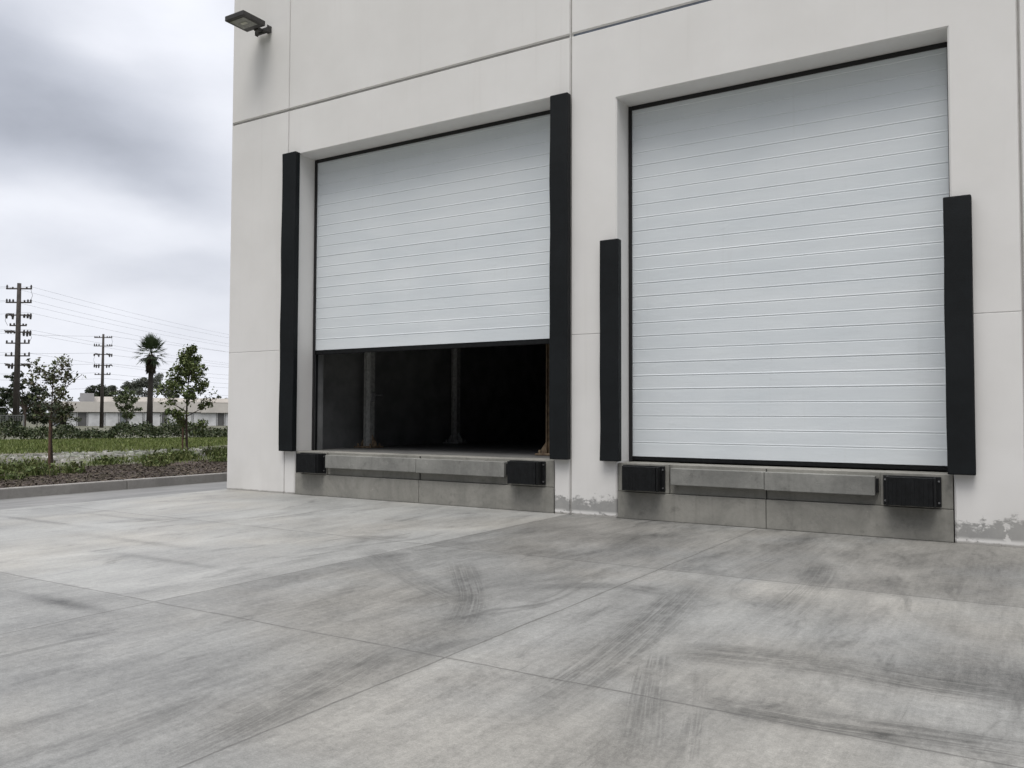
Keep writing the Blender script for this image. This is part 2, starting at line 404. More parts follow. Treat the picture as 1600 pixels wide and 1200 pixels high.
TRK = [([(1.61, -6.65), (1.83, -7.56), (1.94, -8.21), (2.02, -8.75)], .16, .75), ([(2.56, -3.49), (2.87, -5.66), (2.99, -6.83), (2.98, -7.55)], .17, .95),
       ([(3.30, -1.9), (3.46, -3.2), (3.51, -4.38), (3.47, -5.08)], .16, .75), ([(3.02, -6.02), (3.44, -5.83), (4.09, -5.73), (4.6, -5.81), (5.4, -5.76)], .20, .9),
       ([(3.34, -6.68), (3.83, -6.71), (4.28, -6.69), (4.68, -6.62), (5.4, -6.55)], .13, 1.0), ([(3.03, -5.74), (3.36, -6.73), (3.58, -7.31), (3.75, -7.85)], .10, .8),
       ([(3.45, -6.14), (3.7, -6.95), (3.93, -7.74)], .07, .6), ([(1.38, -5.07), (1.7, -4.56), (2.13, -4.28), (2.66, -4.39), (3.22, -4.69)], .13, .8),
       ([(.11, -3.87), (1.26, -5.29), (1.68, -6.01), (1.77, -6.46)], .13, .9), ([(-1.31, -3.78), (.43, -5.04), (1.71, -5.76)], .14, .55),
       ([(2.9, -.5), (2.85, -2.2), (2.75, -3.6)], .16, .5), ([(.9, -.5), (1.3, -3.0), (1.5, -5.0)], .16, .4)]
BL = [(4.1, -1.6, 1.0, .5, -.045), (4.95, -5.5, .5, .35, -.10), (4.49, -6.72, .05, .035, -.20), (3.7, -3.75, .6, .35, .06), (2.0, -7.6, .5, .6, .02), (.4, -1.8, .9, .6, -.05),
      (.98, -5.74, .8, .4, -.03), (2.22, -2.6, .9, .5, -.02), (-4.0, -4.3, 2.2, .8, .055), (-2.9, -6.2, 1.2, .5, .05), (-1.5, -4.5, 1.0, .4, .01), (-3.5, -5.0, 1.0, .09, -.08), (-6.3, -4.6, 1.2, .07, -.10),
      (-4.6, -2.1, 2.6, .8, .045), (-1.2, -7.2, .5, .08, -.12), (-5.8, -3.75, .9, .06, -.07), (-2.2, -5.6, .9, .07, -.08)]
xs = np.concatenate([np.arange(-8.05, -5, .15), np.arange(-5, 5.6, .045), np.arange(5.6, 26, .8)]); ys = np.concatenate([np.arange(-40, -9, .8), np.arange(-9, .001, .045)]); ys[-1] = 0.0
X, Y = np.meshgrid(xs, ys); nx, ny = len(xs), len(ys)
tm = np.zeros_like(X); tu = np.zeros_like(X); ta = np.zeros_like(X); best = np.full_like(X, 1e9)
for ti, (pl, w, st) in enumerate(TRK):
    P = np.array(pl); off = 0.
    # smooth the polyline
    tt = np.linspace(0, len(P)-1, 6*(len(P)-1)+1); Q = np.stack([np.interp(tt, range(len(P)), P[:, i]) for i in (0, 1)], 1)
    for _ in range(3): Q[1:-1] = (Q[:-2]+2*Q[1:-1]+Q[2:])/4
    L = np.sum(np.linalg.norm(np.diff(Q, axis=0), axis=1))
    for a, b_ in zip(Q[:-1], Q[1:]):
        dv = b_-a; l = np.linalg.norm(dv); dv = dv/l
        s = ((X-a[0])*dv[0]+(Y-a[1])*dv[1]); sc = np.clip(s, 0, l)
        ds = np.hypot(X-a[0]-dv[0]*sc, Y-a[1]-dv[1]*sc); sg = (X-a[0])*dv[1]-(Y-a[1])*dv[0]
        e_ = np.clip(np.minimum(off+sc, L-off-sc)/(.28*L), 0, 1); e_ = e_*e_*(3-2*e_)
        q_ = np.clip(1.5-ds/w, 0, 1); m = q_*q_*(3-2*q_)*st*e_
        better = (m > tm) & (ds < w*1.6)
        best = np.where(better, ds/w, best); tm = np.where(better, m, tm); tu = np.where(better, sg+ti*5.3, tu); ta = np.where(better, off+s+ti*7, ta)
        off += l
tone = np.zeros_like(X)
ix = np.digitize(X, [-.66, 2.10, 7.06]); iy = np.digitize(Y, [-10.2, -6.8, -3.4])
TONE = {(0, 3): .06, (0, 2): .045, (0, 1): .0, (1, 3): -.035, (1, 2): -.015, (1, 1): -.012, (2, 3): -.035, (2, 2): .005, (2, 1): .012}  # slab tones; left slabs also lightened to paint in glossy sky sheen
for (a, b_), t in TONE.items(): tone[(ix == a) & (iy == b_)] = t
for (bx, by, sx, sy, amp) in BL: tone += amp*np.exp(-((X-bx)/sx)**2-((Y-by)/sy)**2)
V = np.stack([X.ravel(), Y.ravel(), np.zeros(X.size)], 1)
idx = np.arange(nx*ny).reshape(ny, nx); F = np.stack([idx[:-1, :-1], idx[:-1, 1:], idx[1:, 1:], idx[1:, :-1]], -1).reshape(-1, 4)
me = bpy.data.meshes.new('pavement'); me.from_pydata(V.tolist(), [], F.tolist()); me.materials.append(MATS['dock apron concrete'])
for nm, arr in (('tone', tone), ('track', tm), ('across', tu), ('along', ta)):
    at = me.attributes.new(nm, 'FLOAT', 'POINT'); at.data.foreach_set('value', arr.ravel().astype(np.float32))
pv = bpy.data.objects.new('pavement', me); COL.objects.link(pv); tag(pv, kind='structure')
gs = MB().quad((-9.72, -60, -.012), (-8.05, -60, -.012), (-8.05, 60, -.012), (-9.72, 60, -.012)).quad((-8.05, -60, -.012), (-8.05, 0, -.012), (-8.05, 0, 0), (-8.05, -60, 0)).build('side_pavement', 'side strip concrete'); tag(gs, kind='structure')
kb = MB()
for i in range(30):
    y0 = -40+i*3.0
    kb.box(-9.87, -9.72, y0+.006, y0+2.994, -.05, .166)
kb = kb.build('kerb', 'kerb concrete', None, .018, 2); tag(kb, kind='structure')

# ------------------------------------------------------------------ warehouse
wh = thing('warehouse', (0, 0, 0), 'large white tilt-up concrete warehouse with two grey loading dock doors', 'warehouse')
XL, XR, ZT, ZS = -8.08, 18.0, 12.0, .774
O = [(-6.265, -.902, 6.21), (.109, 4.335, 6.0)]; YD = .44
GX = [(-6.53, .016, .02), (-.634, .022, .03), (5.045, .022, .03)]; GZ = [(7.09, .036, .03), (2.62, .009, .008)]
ch = .02
xc = {XL, XR}; zc = {0.0, ZT}
for c, w, dp in GX: xc |= {c-w, c-w*.45, c+w*.45, c+w}
for c, w, dp in GZ: zc |= {c-w, c-w*.45, c+w*.45, c+w}
for a, b_, t in O: xc |= {a-ch, a, b_, b_+ch}; zc |= {t, t+ch}
xc = sorted(xc); zc = sorted(zc)
def depth(x, z):
    d_ = 0.
    for c, w, dp in GX: d_ = max(d_, dp if abs(x-c) < w*.5 else 0)
    for c, w, dp in GZ: d_ = max(d_, dp if abs(z-c) < w*.5 else 0)
    for a, b_, t in O:
        if a-1e-6 <= x <= b_+1e-6 and z <= t+1e-6 and (abs(x-a) < 1e-6 or abs(x-b_) < 1e-6 or abs(z-t) < 1e-6): d_ = max(d_, ch)
    return d_
wm = MB()
for i in range(len(xc)-1):
    for j in range(len(zc)-1):
        cx, cz = (xc[i]+xc[i+1])/2, (zc[j]+zc[j+1])/2
        if any(a < cx < b_ and cz < t for a, b_, t in O): continue
        wm.quad(*[(x, depth(x, z), z) for x, z in ((xc[i], zc[j]), (xc[i+1], zc[j]), (xc[i+1], zc[j+1]), (xc[i], zc[j+1]))])
for a, b_, t in O:
    wm.quad((a, ch, 0), (a, ch, t), (a, YD-.001, t), (a, YD-.001, 0)); wm.quad((b_, ch, 0), (b_, YD-.001, 0), (b_, YD-.001, t), (b_, ch, t))
    wm.quad((a, ch, t), (b_, ch, t), (b_, YD-.001, t), (a, YD-.001, t))
wm.quad((XL, 0, 0), (XL, 0, ZT), (XL, 40, ZT), (XL, 40, 0)); wm.quad((XR, 0, 0), (XR, 40, 0), (XR, 40, ZT), (XR, 0, ZT))
wm.quad((XL, 40, 0), (XL, 40, ZT), (XR, 40, ZT), (XR, 40, 0))
wm.build('wall', 'white wall paint', wh)
MB().box(XL-.03, XR+.03, -.03, 40.03, ZT+.002, ZT+.12).build('roof', 'grey roof unit', wh)
# sealant in the panel joints
for c, w, dp in GX: MB().quad((c-w*.40, dp-.002, 0), (c+w*.40, dp-.002, 0), (c+w*.40, dp-.002, ZT), (c-w*.40, dp-.002, ZT)).build('joint_sealant', 'joint sealant', wh)
MB().quad((-.60, .027, 7.074), (5.01, .027, 7.074), (5.01, .027, 7.106), (-.60, .027, 7.106)).build('reveal_sealant', 'blue grey sealant', wh)
MB().quad((XL+.01, .027, 7.074), (-.67, .027, 7.074), (-.67, .027, 7.106), (XL+.01, .027, 7.106)).build('reveal_sealant', 'joint sealant', wh)
# interior shell
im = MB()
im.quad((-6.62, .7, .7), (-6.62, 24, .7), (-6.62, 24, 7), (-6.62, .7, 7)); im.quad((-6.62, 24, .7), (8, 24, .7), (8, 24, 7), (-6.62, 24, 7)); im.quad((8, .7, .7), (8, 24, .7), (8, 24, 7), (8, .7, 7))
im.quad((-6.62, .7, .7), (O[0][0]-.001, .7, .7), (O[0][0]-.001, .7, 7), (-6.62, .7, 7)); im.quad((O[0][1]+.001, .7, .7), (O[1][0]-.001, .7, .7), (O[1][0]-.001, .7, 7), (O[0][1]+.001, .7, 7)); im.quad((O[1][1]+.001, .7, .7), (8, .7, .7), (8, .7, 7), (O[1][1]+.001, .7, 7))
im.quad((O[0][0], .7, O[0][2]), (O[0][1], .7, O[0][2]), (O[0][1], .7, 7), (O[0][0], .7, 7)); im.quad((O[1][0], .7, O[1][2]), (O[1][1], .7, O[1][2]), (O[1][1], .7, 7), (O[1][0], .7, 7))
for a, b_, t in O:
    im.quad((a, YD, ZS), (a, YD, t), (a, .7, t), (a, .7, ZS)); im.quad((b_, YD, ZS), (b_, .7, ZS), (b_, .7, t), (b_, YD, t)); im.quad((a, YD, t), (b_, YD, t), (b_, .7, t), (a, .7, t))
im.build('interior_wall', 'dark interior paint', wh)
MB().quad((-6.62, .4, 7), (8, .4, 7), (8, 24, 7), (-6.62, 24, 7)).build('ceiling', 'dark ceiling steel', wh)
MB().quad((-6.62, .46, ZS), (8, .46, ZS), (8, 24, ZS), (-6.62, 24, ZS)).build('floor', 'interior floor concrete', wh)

def dock(a, b_, lipx, zb, cx):
    # lower face, a hair proud of the recessed upper face; floor edge and lip above it
    e = .012
    for q in ((a+e, cx-.004), (cx+.004, b_-e)): MB().box(*q, .006, .46, 0, .372).build('dock_face', 'dock concrete', wh, .006, 2)
    u = MB(); u.box(a+e, lipx[0]-.05, .016, .458, .378, ZS).box(lipx[1]+.05, b_-e, .016, .458, .378, ZS).box(lipx[0]-.05, lipx[1]+.05, .05, .459, .376, ZS-.002)
    u.build('dock_pit', 'dock concrete', wh, .005, 1)
    MB().box(cx-.003, cx+.003, .03, .4, 0, ZS-.01).build('joint_gap', 'dark gap', wh)
    for q in ((lipx[0], cx-.003, -.075, .06, .505, .728), (cx+.003, lipx[1], -.075, .06, .497, .728)): MB().box(*q).build('leveler_lip', 'dock lip concrete', wh, .008, 2)
    MB().box(lipx[1]+.008, lipx[1]+.028, -.03, .05, .53, .70).build('lip_slot_shade', 'dark steel', wh, .003, 1)  # dark strip standing in for the shaded gap at the lip's right end
dock(O[0][0], O[0][1], (-5.44, -1.73), 0, -3.43)
dock(O[1][0], O[1][1], (.93, 3.50), 0, 2.19)

def ohd(a, b_, t, zb, sealz):
    dr = thing_part('overhead_door', wh)
    xl, xr, zt = a+.03, b_-.03, t-.02
    prof = []; jr = random.Random(int(a*10)); jj = lambda: jr.uniform(-.0012, .0012)
    prof.append((YD, zb)); z = zb+.193
    while z < zt-.03:
        prof += [(YD, z-.008), (YD+.0032+jj(), z-.0035), (YD+.0032, z-.001), (YD-.003+jj(), z+.013), (YD+jj(), z+.026)]; z += .193
    prof.append((YD, zt))
    m = MB()
    for (y0, z0), (y1, z1) in zip(prof[:-1], prof[1:]): m.quad((xl, y0, z0), (xr, y0, z0), (xr, y1, z1), (xl, y1, z1))
    m.quad((xl, YD+.05, zb), (xr, YD+.05, zb), (xr, YD+.05, zt), (xl, YD+.05, zt)); m.quad((xl, YD, zb), (xl, YD+.05, zb), (xr, YD+.05, zb), (xr, YD, zb))
    m.build('door_curtain', 'door enamel', dr)
    MB().box(xl, xr, YD+.004, YD+.046, sealz, zb-.001).build('bottom_seal', 'black rubber', dr, .008, 2)
    for q in ((a+.002, a+.052, YD-.03, YD-.002, ZS+.004, t-.002), (b_-.034, b_-.002, YD-.03, YD-.002, ZS+.004, t-.002), (a+.053, b_-.035, YD-.031, YD-.002, t-.06, t-.002)):
        MB().box(*q).build('weather_strip', 'black seal', dr, .004, 1)
    for q in ((a+.003, a+.022), (b_-.022, b_-.003)): MB().box(*q, YD+.055, YD+.10, ZS+.004, t-.004).build('guide_track', 'dark steel', dr, .003, 1)
    return dr
def thing_part(name, parent):
    o = bpy.data.objects.new(name, None); COL.objects.link(o); o.parent = parent; o.empty_display_size = .2; return o
d1 = ohd(*O[0], 2.632, 2.55); d1['label'] = 'half raised grey ribbed dock door over a dark opening'
d2 = ohd(*O[1], .852, .790); d2['label'] = 'closed grey ribbed dock door'

# ------------------------------------------------------------------ steel columns inside
def column(x, y, m_post, m_base, label):
    t = thing('steel_column', (x, y, ZS), label, 'column', 'steel columns inside the open dock')
    p = MB(); p.box(-.08, .08, -.005, .005, .03, 6.0); p.box(-.08, -.07, -.07, .07, .03, 6.0); p.box(.07, .08, -.07, .07, .03, 6.0)
    p.build('post', m_post, t)
    MB().box(-.22, .22, -.2, .2, .001, .035).build('base_plate', m_base, t, .006, 1)
    b = MB()
    for sx in (-1, 1):
        b.quad((sx*.083, -.012, .036), (sx*.20, -.012, .036), (sx*.20, -.012, .10), (sx*.083, -.012, .26)); b.quad((sx*.083, .012, .036), (sx*.20, .012, .036), (sx*.20, .012, .10), (sx*.083, .012, .26))
        b.quad((sx*.20, -.012, .036), (sx*.20, .012, .036), (sx*.20, .012, .10), (sx*.20, -.012, .10)); b.quad((sx*.20, -.012, .10), (sx*.20, .012, .10), (sx*.083, .012, .26), (sx*.083, -.012, .26))
    b.build('gusset', m_base, t)
    for sx in (-1, 1):
        for sy in (-1, 1): MB().tube([(sx*.16, sy*.14, .036), (sx*.16, sy*.14, .09)], .022, 6).build('anchor_bolt', m_base, t)
    return t
column(-6.22, 1.95, 'galvanised steel', 'rusty steel', 'grey steel column near the left edge of the dark dock opening')
column(-6.30, 5.05, 'galvanised steel', 'galvanised steel', 'dim grey steel column deep in the middle of the dark dock opening')
column(-1.69, 1.36, 'rusty steel', 'rusty steel', 'rusty brown steel column beside the tall right hand pad of the open dock')
fx = MB().box(-.05, .05, -.03, .03, 0, .18).box(-.02, .22, -.012, .012, .11, .135).build('wall_bracket', 'bolt zinc'); fx.location = (-5.95, 2.6, 1.68)
tag(fx, 'small pale metal bracket beside the left steel column in the dark opening', 'bracket')
fx.location = (-6.09, 1.95, 1.70)

# ------------------------------------------------------------------ foam pads
def pad(x0, x1, z0, z1, label, dy=.12):
    cx = (x0+x1)/2; w = (x1-x0)/2
    m = MB().box(-w, w, -dy, -.003, 0, z1-z0).build('dock_pad', 'black vinyl', None, .018, 3)
    # slack vinyl: subdivide and let the cover bulge a little
    bm = bmesh.new(); bm.from_mesh(m.data)
    nseg = int((z1-z0)/.25)
    for i in range(1, nseg): bmesh.ops.bisect_plane(bm, geom=bm.verts[:]+bm.edges[:]+bm.faces[:], plane_co=(0, 0, (z1-z0)*i/nseg), plane_no=(0, 0, 1))
    ph = random.random()*9
    for v in bm.verts:
        if v.co.y < -.03:
            q = .5*math.sin(v.co.z*2.3+ph)+.5*math.sin(v.co.z*5.1+ph*2)
            v.co.x += .005*q; v.co.y += .006*math.sin(v.co.z*3.7+ph)
    bm.to_mesh(m.data); bm.free()
    m.location = (cx, 0, z0)
    return tag(m, label, 'dock pad', 'black foam pads beside the dock doors')
pad(-6.565, -6.215, .772, 6.235, 'tall black foam pad left of the half raised dock door')
pad(-.925, -.625, .797, 6.20, 'tall black foam pad between the half raised door and the pillar joint')
pad(-.105, .185, .797, 3.94, 'short black foam pad left of the closed dock door')
pad(4.272, 4.560, .783, 3.975, 'short black foam pad right of the closed dock door')

# ------------------------------------------------------------------ dock bumpers
GB = 'black rubber bumpers on the dock face'
b0 = thing('dock_bumper', (-5.80, .006, .40), 'small black bumper under the tall left pad of the half raised door', 'dock bumper', GB)
bk = MB()
for i in range(10): bk.box(-.235+i*.047, -.235+i*.047+.0464, -.19+.0015*random.random(), -.03, .012+.003*random.random(), .338-.003*random.random())
bk.build('rubber_block', 'black rubber', b0, .001, 1)
MB().box(-.31, .31, -.028, 0, 0, .35).build('mounting_plate', 'dark steel', b0, .004, 1)
MB().box(-.262, -.237, -.17, -.029, .006, .344).build('end_plate', 'dark steel', b0, .003, 1)
MB().box(.238, .263, -.17, -.029, .006, .344).build('end_plate', 'dark steel', b0, .003, 1)
for sx in (-1, 1):
    for z in (.05, .30): MB().tube([(sx*.287, -.028, z), (sx*.287, -.042, z)], .012, 6).build('bolt', 'bolt zinc', b0)
dup(b0, (-1.355, .006, .405), 0, 'black bumper beside the pillar under the right end of the half raised door')
dup(b0, (.52, .006, .40), 0, 'black bumper at the left end of the closed door dock')
dup(b0, (3.895, .006, .395), 0, 'black bumper at the right end of the closed door dock')

# ------------------------------------------------------------------ wall lamp
lp = thing('wall_lamp', (-7.22, 0, 8.73), 'dark flat area light on a short bracket high on the white wall', 'wall lamp')
hs = MB().box(-.25, .25, -.72, -.20, -.03, .065).build('housing', 'lamp bronze', lp, .012, 2)
MB().box(-.19, .19, -.66, -.33, -.037, -.0305).build('lens', 'lamp lens', lp, .002, 1)
MB().box(-.06, .08, -.53, -.46, -.042, -.0375).build('diode', 'lamp diode', lp, .002, 1)
MB().box(-.05, .06, -.215, -.10, -.055, .005).build('arm', 'lamp bronze', lp, .006, 1)
wp = MB().box(-.13, .19, -.10, -.045, -.075, .015).build('wall_bracket', 'lamp bronze', lp, .005, 1)
MB().box(.10, .17, -.0445, -.001, -.07, .05).build('wall_plate', 'lamp bronze', lp, .003, 1)
MB().box(-.14, -.131, -.11, -.03, -.085, .03).build('end_plate', 'lamp bronze', wp, .002, 1)
MB().box(.191, .20, -.11, -.002, -.08, .05).build('end_plate', 'lamp bronze', wp, .002, 1)

# ------------------------------------------------------------------ young trees in the bed
def ytree(name, loc, H, trunk0, wid, nl, lsize, leafm, label, stakes=True, sparse=.5, seed=1, lean=.03, shape='cone'):
    global rng
    rng = np.random.default_rng(seed); rr = random.Random(seed)
    t = thing(name, loc, label, 'tree')
    tr = MB(); tr.tube([(0, 0, -.8), (0, 0, .0)], H*.0125, 8); pts = [(lean*math.sin(z*1.3)*z/H, lean*math.cos(z*1.7+1)-lean*.54, z) for z in np.linspace(-.05, H*.97, 12)]
    r0 = H*.0125
    tr.tube(pts, [r0*(1-.85*i/11) for i in range(12)], 8)
    cs = []
    nb = int(20*H/3.4) if shape == 'cone' else 15
    for i in range(nb):
        q = (i+.5)/nb; z = trunk0+(H*.95-trunk0)*q**.9
        prof = (wid*(1-.80*q)*(.65+.5*min(1, q*4))) if shape == 'cone' else wid*(.75+.35*math.sin(q*3.1))
        a = i*2.4+rr.random()*.7; ln = prof*(.75+.5*rr.random()); rise = (.35+.6*rr.random())*ln*(1 if shape == 'cone' else .95)
        p0 = np.array(pts[min(11, int(z/H*11.3))]); p0[2] = z
        e = p0+np.array([math.cos(a)*ln, math.sin(a)*ln, rise]); mid = (p0+e)/2+np.array([0, 0, -.08*ln])
        tr.tube([p0, mid, e], [r0*.42, r0*.28, r0*.12], 5)
        # twigs with leaf clumps
        for j in range(6):
            s = .35+.65*(j+rr.random())/6; c = p0*(1-s)+e*s+rng.normal(size=3)*.10*ln
            cl = rr.random()
            if cl < sparse: continue
            tr.tube([p0*(1-s*.9)+e*s*.9, c], [r0*.12, r0*.06], 4)
            n = int(nl*(.3+1.2*rr.random()))
            cs.append(c+inball(n, .45)*np.array([.19, .19, .17])*(.7+.7*rr.random())*(H/3.4)**.5)
    for j in range(5): cs.append(np.array(pts[-1])+np.array([0, 0, -.09*j])+inball(nl)*np.array([.11, .11, .13]))
    tr.build('trunk', 'bark', t, smooth=True)
    C_ = np.concatenate(cs); leaf_obj('crown', leafm, leaves(C_, lsize), 4, t)
    if stakes:
        for sx, sy in stakes:
            MB().tube([(sx, sy, -.05), (sx*1.0, sy*1.0, trunk0+.22)], .026, 8).build('stake', 'stake wood', t)
        sk = MB()
        for sx, sy in stakes: sk.tube([(sx, sy, trunk0*.8), (pts[5][0], pts[5][1], trunk0*.8+.02)], .012, 5)
        sk.build('tie', 'black rubber', t)
    return t
ytree('young_tree', (-14.2, .09, .115), 2.5, .95, .54, 19, .078, 'bronze leaves', 'sparse young tree with reddish leaves held by two wooden stakes in the mulch bed', [(-.13, .02), (.06, -.12)], .30, 5, .05, 'open')
ytree('young_tree', (-16.83, 5.73, .115), 3.36, .70, .90, 62, .088, 'young leaves', 'leafy cone-shaped young tree tied to a brown stake, nearest the white wall', [(-.07, -.12)], .10, 9, .04, 'cone')
ytree('young_tree', (-53.2, 27.9, .115), 2.75, .7, .85, 40, .14, 'small tree leaves', 'small pale green tree behind the hedge in front of the white low building', None, .05, 14, .05, 'open')

# ------------------------------------------------------------------ palm
def palm(loc, H, label):
    global rng
    rng = np.random.default_rng(3); rr = random.Random(3)
    t = thing('palm_tree', loc, label, 'palm tree')
    hz = H*.79
    MB().tube([(0, 0, -.7), (.02, 0, hz*.4), (.06, .02, hz*.8), (.05, .0, hz*1.02)], [.33, .26, .235, .22], 10).build('trunk', 'palm bark', t, smooth=True)
    def fan(mb, base, dirv, L, w, n=13, droop=.25):
        d_ = Vector(dirv).normalized(); side = d_.cross(Vector((0, 0, 1))).normalized(); upv = side.cross(d_)
        hub = Vector(base)+d_*L*.42
        mb.append(((Vector(base)-side*.03), (Vector(base)+side*.03), hub+side*.02, hub-side*.02))
        for i in range(n):
            a = (i/(n-1)-.5)*1.9; q = d_*math.cos(a)+side*math.sin(a)+upv*(.10-.25*abs(a)/1.25)
            l = L*.62*(1-.25*abs(a)/1.25)*(.85+.3*rr.random()); tip = hub+q*l-Vector((0, 0, droop*l*rr.random())); md = hub+q*l*.55; s2 = q.cross(upv).normalized()*w
            mb.append((hub, md-s2, tip, md+s2))
    gl = []; sk = []
    for i in range(40):
        e = -48+132*(i/39)**.75; a = i*2.3999
        dv = (math.cos(a)*math.cos(R(e)), math.sin(a)*math.cos(R(e)), math.sin(R(e)))
        fan(gl, (.05, 0, hz*1.0+.12+  .25*(i/39)), dv, 1.85*(.8+.3*rr.random()), .05, 13, .3 if e < 30 else .08)
    for i in range(80):
        q = rr.random(); a = i*2.3999; z = hz*1.0-.1-q*1.55; rad = .20+.12*rr.random()
        dv = (math.cos(a)*(.33-.16*q), math.sin(a)*(.33-.16*q), -1)
        fan(sk, (.05+math.cos(a)*rad, math.sin(a)*rad, z+.55), dv, .85, .06, 8, .1)
    A = np.array([[tuple(p) for p in q] for q in gl]).reshape(-1, 3); leaf_obj('crown', 'palm leaves', A, 4, t)
    A = np.array([[tuple(p) for p in q] for q in sk]).reshape(-1, 3); leaf_obj('dead_frond_skirt', 'palm skirt leaves', A, 4, t)
palm((-70.33, 41.78, 0), 8.05+1.1, 'tall fan palm with a brown skirt of dead fronds behind the hedge')

# ------------------------------------------------------------------ utility poles and wires
WD = Vector((-33.8, 29.3, 0)).normalized(); CD = Vector((.851, .526, 0))     # wires run pole to pole; crossarms stand across
def upole(loc, H, r0, r1, arms, label, seed):
    rr = random.Random(seed)
    t = thing('utility_pole', loc, label, 'utility pole', None, math.atan2(CD.y, CD.x))
    MB().tube([(0, 0, -.7), (0, 0, H*.5), (0, 0, H)], [r0, (r0+r1)/2, r1], 10).build('pole', 'pole wood', t, smooth=True)
    for (z, w, kind) in arms:
        a = MB().box(-w, w, -.09, .05, z-.055, z+.055); ar = a.build('crossarm', 'pole wood', t)
        spots = [-w*.95, -w*.72, -w*.45, w*.45, w*.72, w*.95] if kind else [-w*.95, w*.95, -w*.5, w*.6]
        for q in spots:
            ins = MB(); hh = .10+.20*rr.random()
            if kind == 2 and rr.random() < .6: ins.tube([(q, 0, z-.10-hh), (q, 0, z-.05), (q+.04, 0, z+.1+.12*rr.random())], [.08, .12, .06], 7)
            elif kind == 2: ins.tube([(q-.16, 0, z+.14), (q+.16*rr.random(), 0, z+.10), (q+.2, 0, z-.12)], [.05, .09, .06], 6)
            else: ins.tube([(q, 0, z+.056), (q, 0, z+.07+hh*.5), (q, 0, z+.07+hh)], [.06, .085, .045], 6)
            ins.build('insulator', 'insulator glaze', ar)
    ww = arms[0][1]
    for sx, i in ((1, 0), (-1, 2), (1, 4)):
        MB().tube([(sx*.9*ww, .02, arms[i][0]), (sx*1.06*ww, .02, (arms[i][0]+arms[i+1][0])/2), (sx*.85*ww, .02, arms[i+1][0])], .018, 4).build('jumper_wire', 'wire metal', t) if i+1 < len(arms) else None
    return t
P1 = Vector((-72.8, 30.0, 0)); P2 = Vector((-106.57, 59.5, 0))
A1 = [(12.70, 1.15, 0), (11.45, 1.15, 1), (10.30, 1.15, 2), (9.35, .75, 0), (8.75, 1.15, 2), (7.75, 1.05, 0), (6.60, 1.10, 0), (5.75, 1.05, 2)]
A2 = [(12.15, 1.25, 1), (10.95, 1.3, 1), (9.75, 1.3, 2), (8.2, 1.25, 2), (6.9, 1.1, 0)]
upole(P1, 13.2, .30, .17, A1, 'tall dark wooden utility pole with many crossarms at the left edge', 2)
upole(P2, 12.65, .27, .14, A2, 'farther wooden utility pole with fewer crossarms left of the palm', 4)
def wire(p0, p1, p2, sag, r, label, group):
    pts = []
    for (u, v) in ((p0, p1), (p1, p2)):
        for i in range(12):
            q = u.lerp(v, i/12); q.z -= sag*4*(i/12)*(1-i/12); pts.append(q)
    o = MB().tube([p-p1 for p in pts+[p2]], r, 4).build('overhead_wire', 'wire metal'); o.location = p1; tag(o, label, 'wire', group)
QL = Vector((-93.0, 3.0, 0)); QR = Vector((-112.0, 118.0, 0))
for z, off in [(12.75, -1.05), (12.75, 1.05), (11.5, 1.0), (11.5, -1.0), (10.4, .9), (8.85, .95), (8.85, -.95), (6.7, 1.0)]:
    a = P1+CD*off+Vector((0, 0, z+.15)); wire(QL+Vector((off, 0, z+.9)), a, QR+Vector((off, off, z+1.4)), 1.3, .0075, 'thin faint overhead wire running from the tall utility pole past the farther one', 'thin wires on the tall utility pole')
QL = Vector((-112.0, 22.0, 0)); QR = Vector((-120.0, 140.0, 0))
for z, off in [(12.2, 1.1), (9.8, -1.1), (8.3, 1.1), (7.0, -1.0), (6.2, .3), (4.9, .3)]:
    a = P2+CD*off+Vector((0, 0, z+.15)); wire(QL+Vector((off, 0, z+.6)), a, QR+Vector((off, off, z+.8)), .9, .012, 'dark low overhead wire crossing the farther utility pole above the treetops', 'low wires on the farther utility pole')

# ------------------------------------------------------------------ far buildings
bp = Vector((-118.65, 73.88, 0)); vd = Vector((bp.x-CAM.x, bp.y-CAM.y, 0)).normalized(); ang = math.atan2(-vd.x, vd.y)
bl = thing('low_building', bp, 'long low white building with a beige parapet beyond the hedge', 'building', None, ang)
MB().box(-13.2, 40, 0, 14, -.65, 3.0).build('wall', 'white building paint', bl)
for q in ((-13.3, -2.0, -.35, 1.62, 3.28), (-1.95, 9.2, -.30, 1.66, 3.36), (9.25, 40.1, -.38, 1.58, 3.22)): MB().box(q[0], q[1], q[2], 14.1, q[3], q[4]).build('parapet', 'beige parapet', bl)
for q in ((-9, 2, 7, 13.8, 3.37, 4.22), (2.03, 21, 6.5, 13.7, 3.37, 4.10)): MB().box(*q).build('roof_storey', 'beige parapet', bl)
MB().box(-9.2, -7.2, 5.1, 6.8, 3.29, 4.75).build('roof_unit', 'grey roof unit', bl)
x = -12.8
for w, knd in [(1.5, 'w'), (1.7, 'r'), (1.1, 'd'), (2.2, 'r'), (1.9, 'r'), (1.0, 'w'), (2.0, 'r'), (2.4, 'r'), (.7, 'd'), (3.6, 'r'), (3.6, 'r'), (.9, 'd'), (3.0, 'r'), (3.2, 'r'), (1.2, 'd'), (2.4, 'w'), (1.6, 'd'), (2.0, 'r')]:
    o = MB().box(x, x+w, -.05, .05, -.62, 1.48).build({'w': 'window', 'r': 'roller_door', 'd': 'doorway'}[knd], {'w': 'window glass', 'r': 'roller door white', 'd': 'dark opening'}[knd], bl)
    fr = MB().box(x-.06, x, -.09, -.0505, -.62, 1.52).box(x+w, x+w+.06, -.09, -.0505, -.62, 1.52).box(x-.06, x+w+.06, -.09, -.051, 1.521, 1.60).build('frame', 'dark opening', o)
    x += w+.28
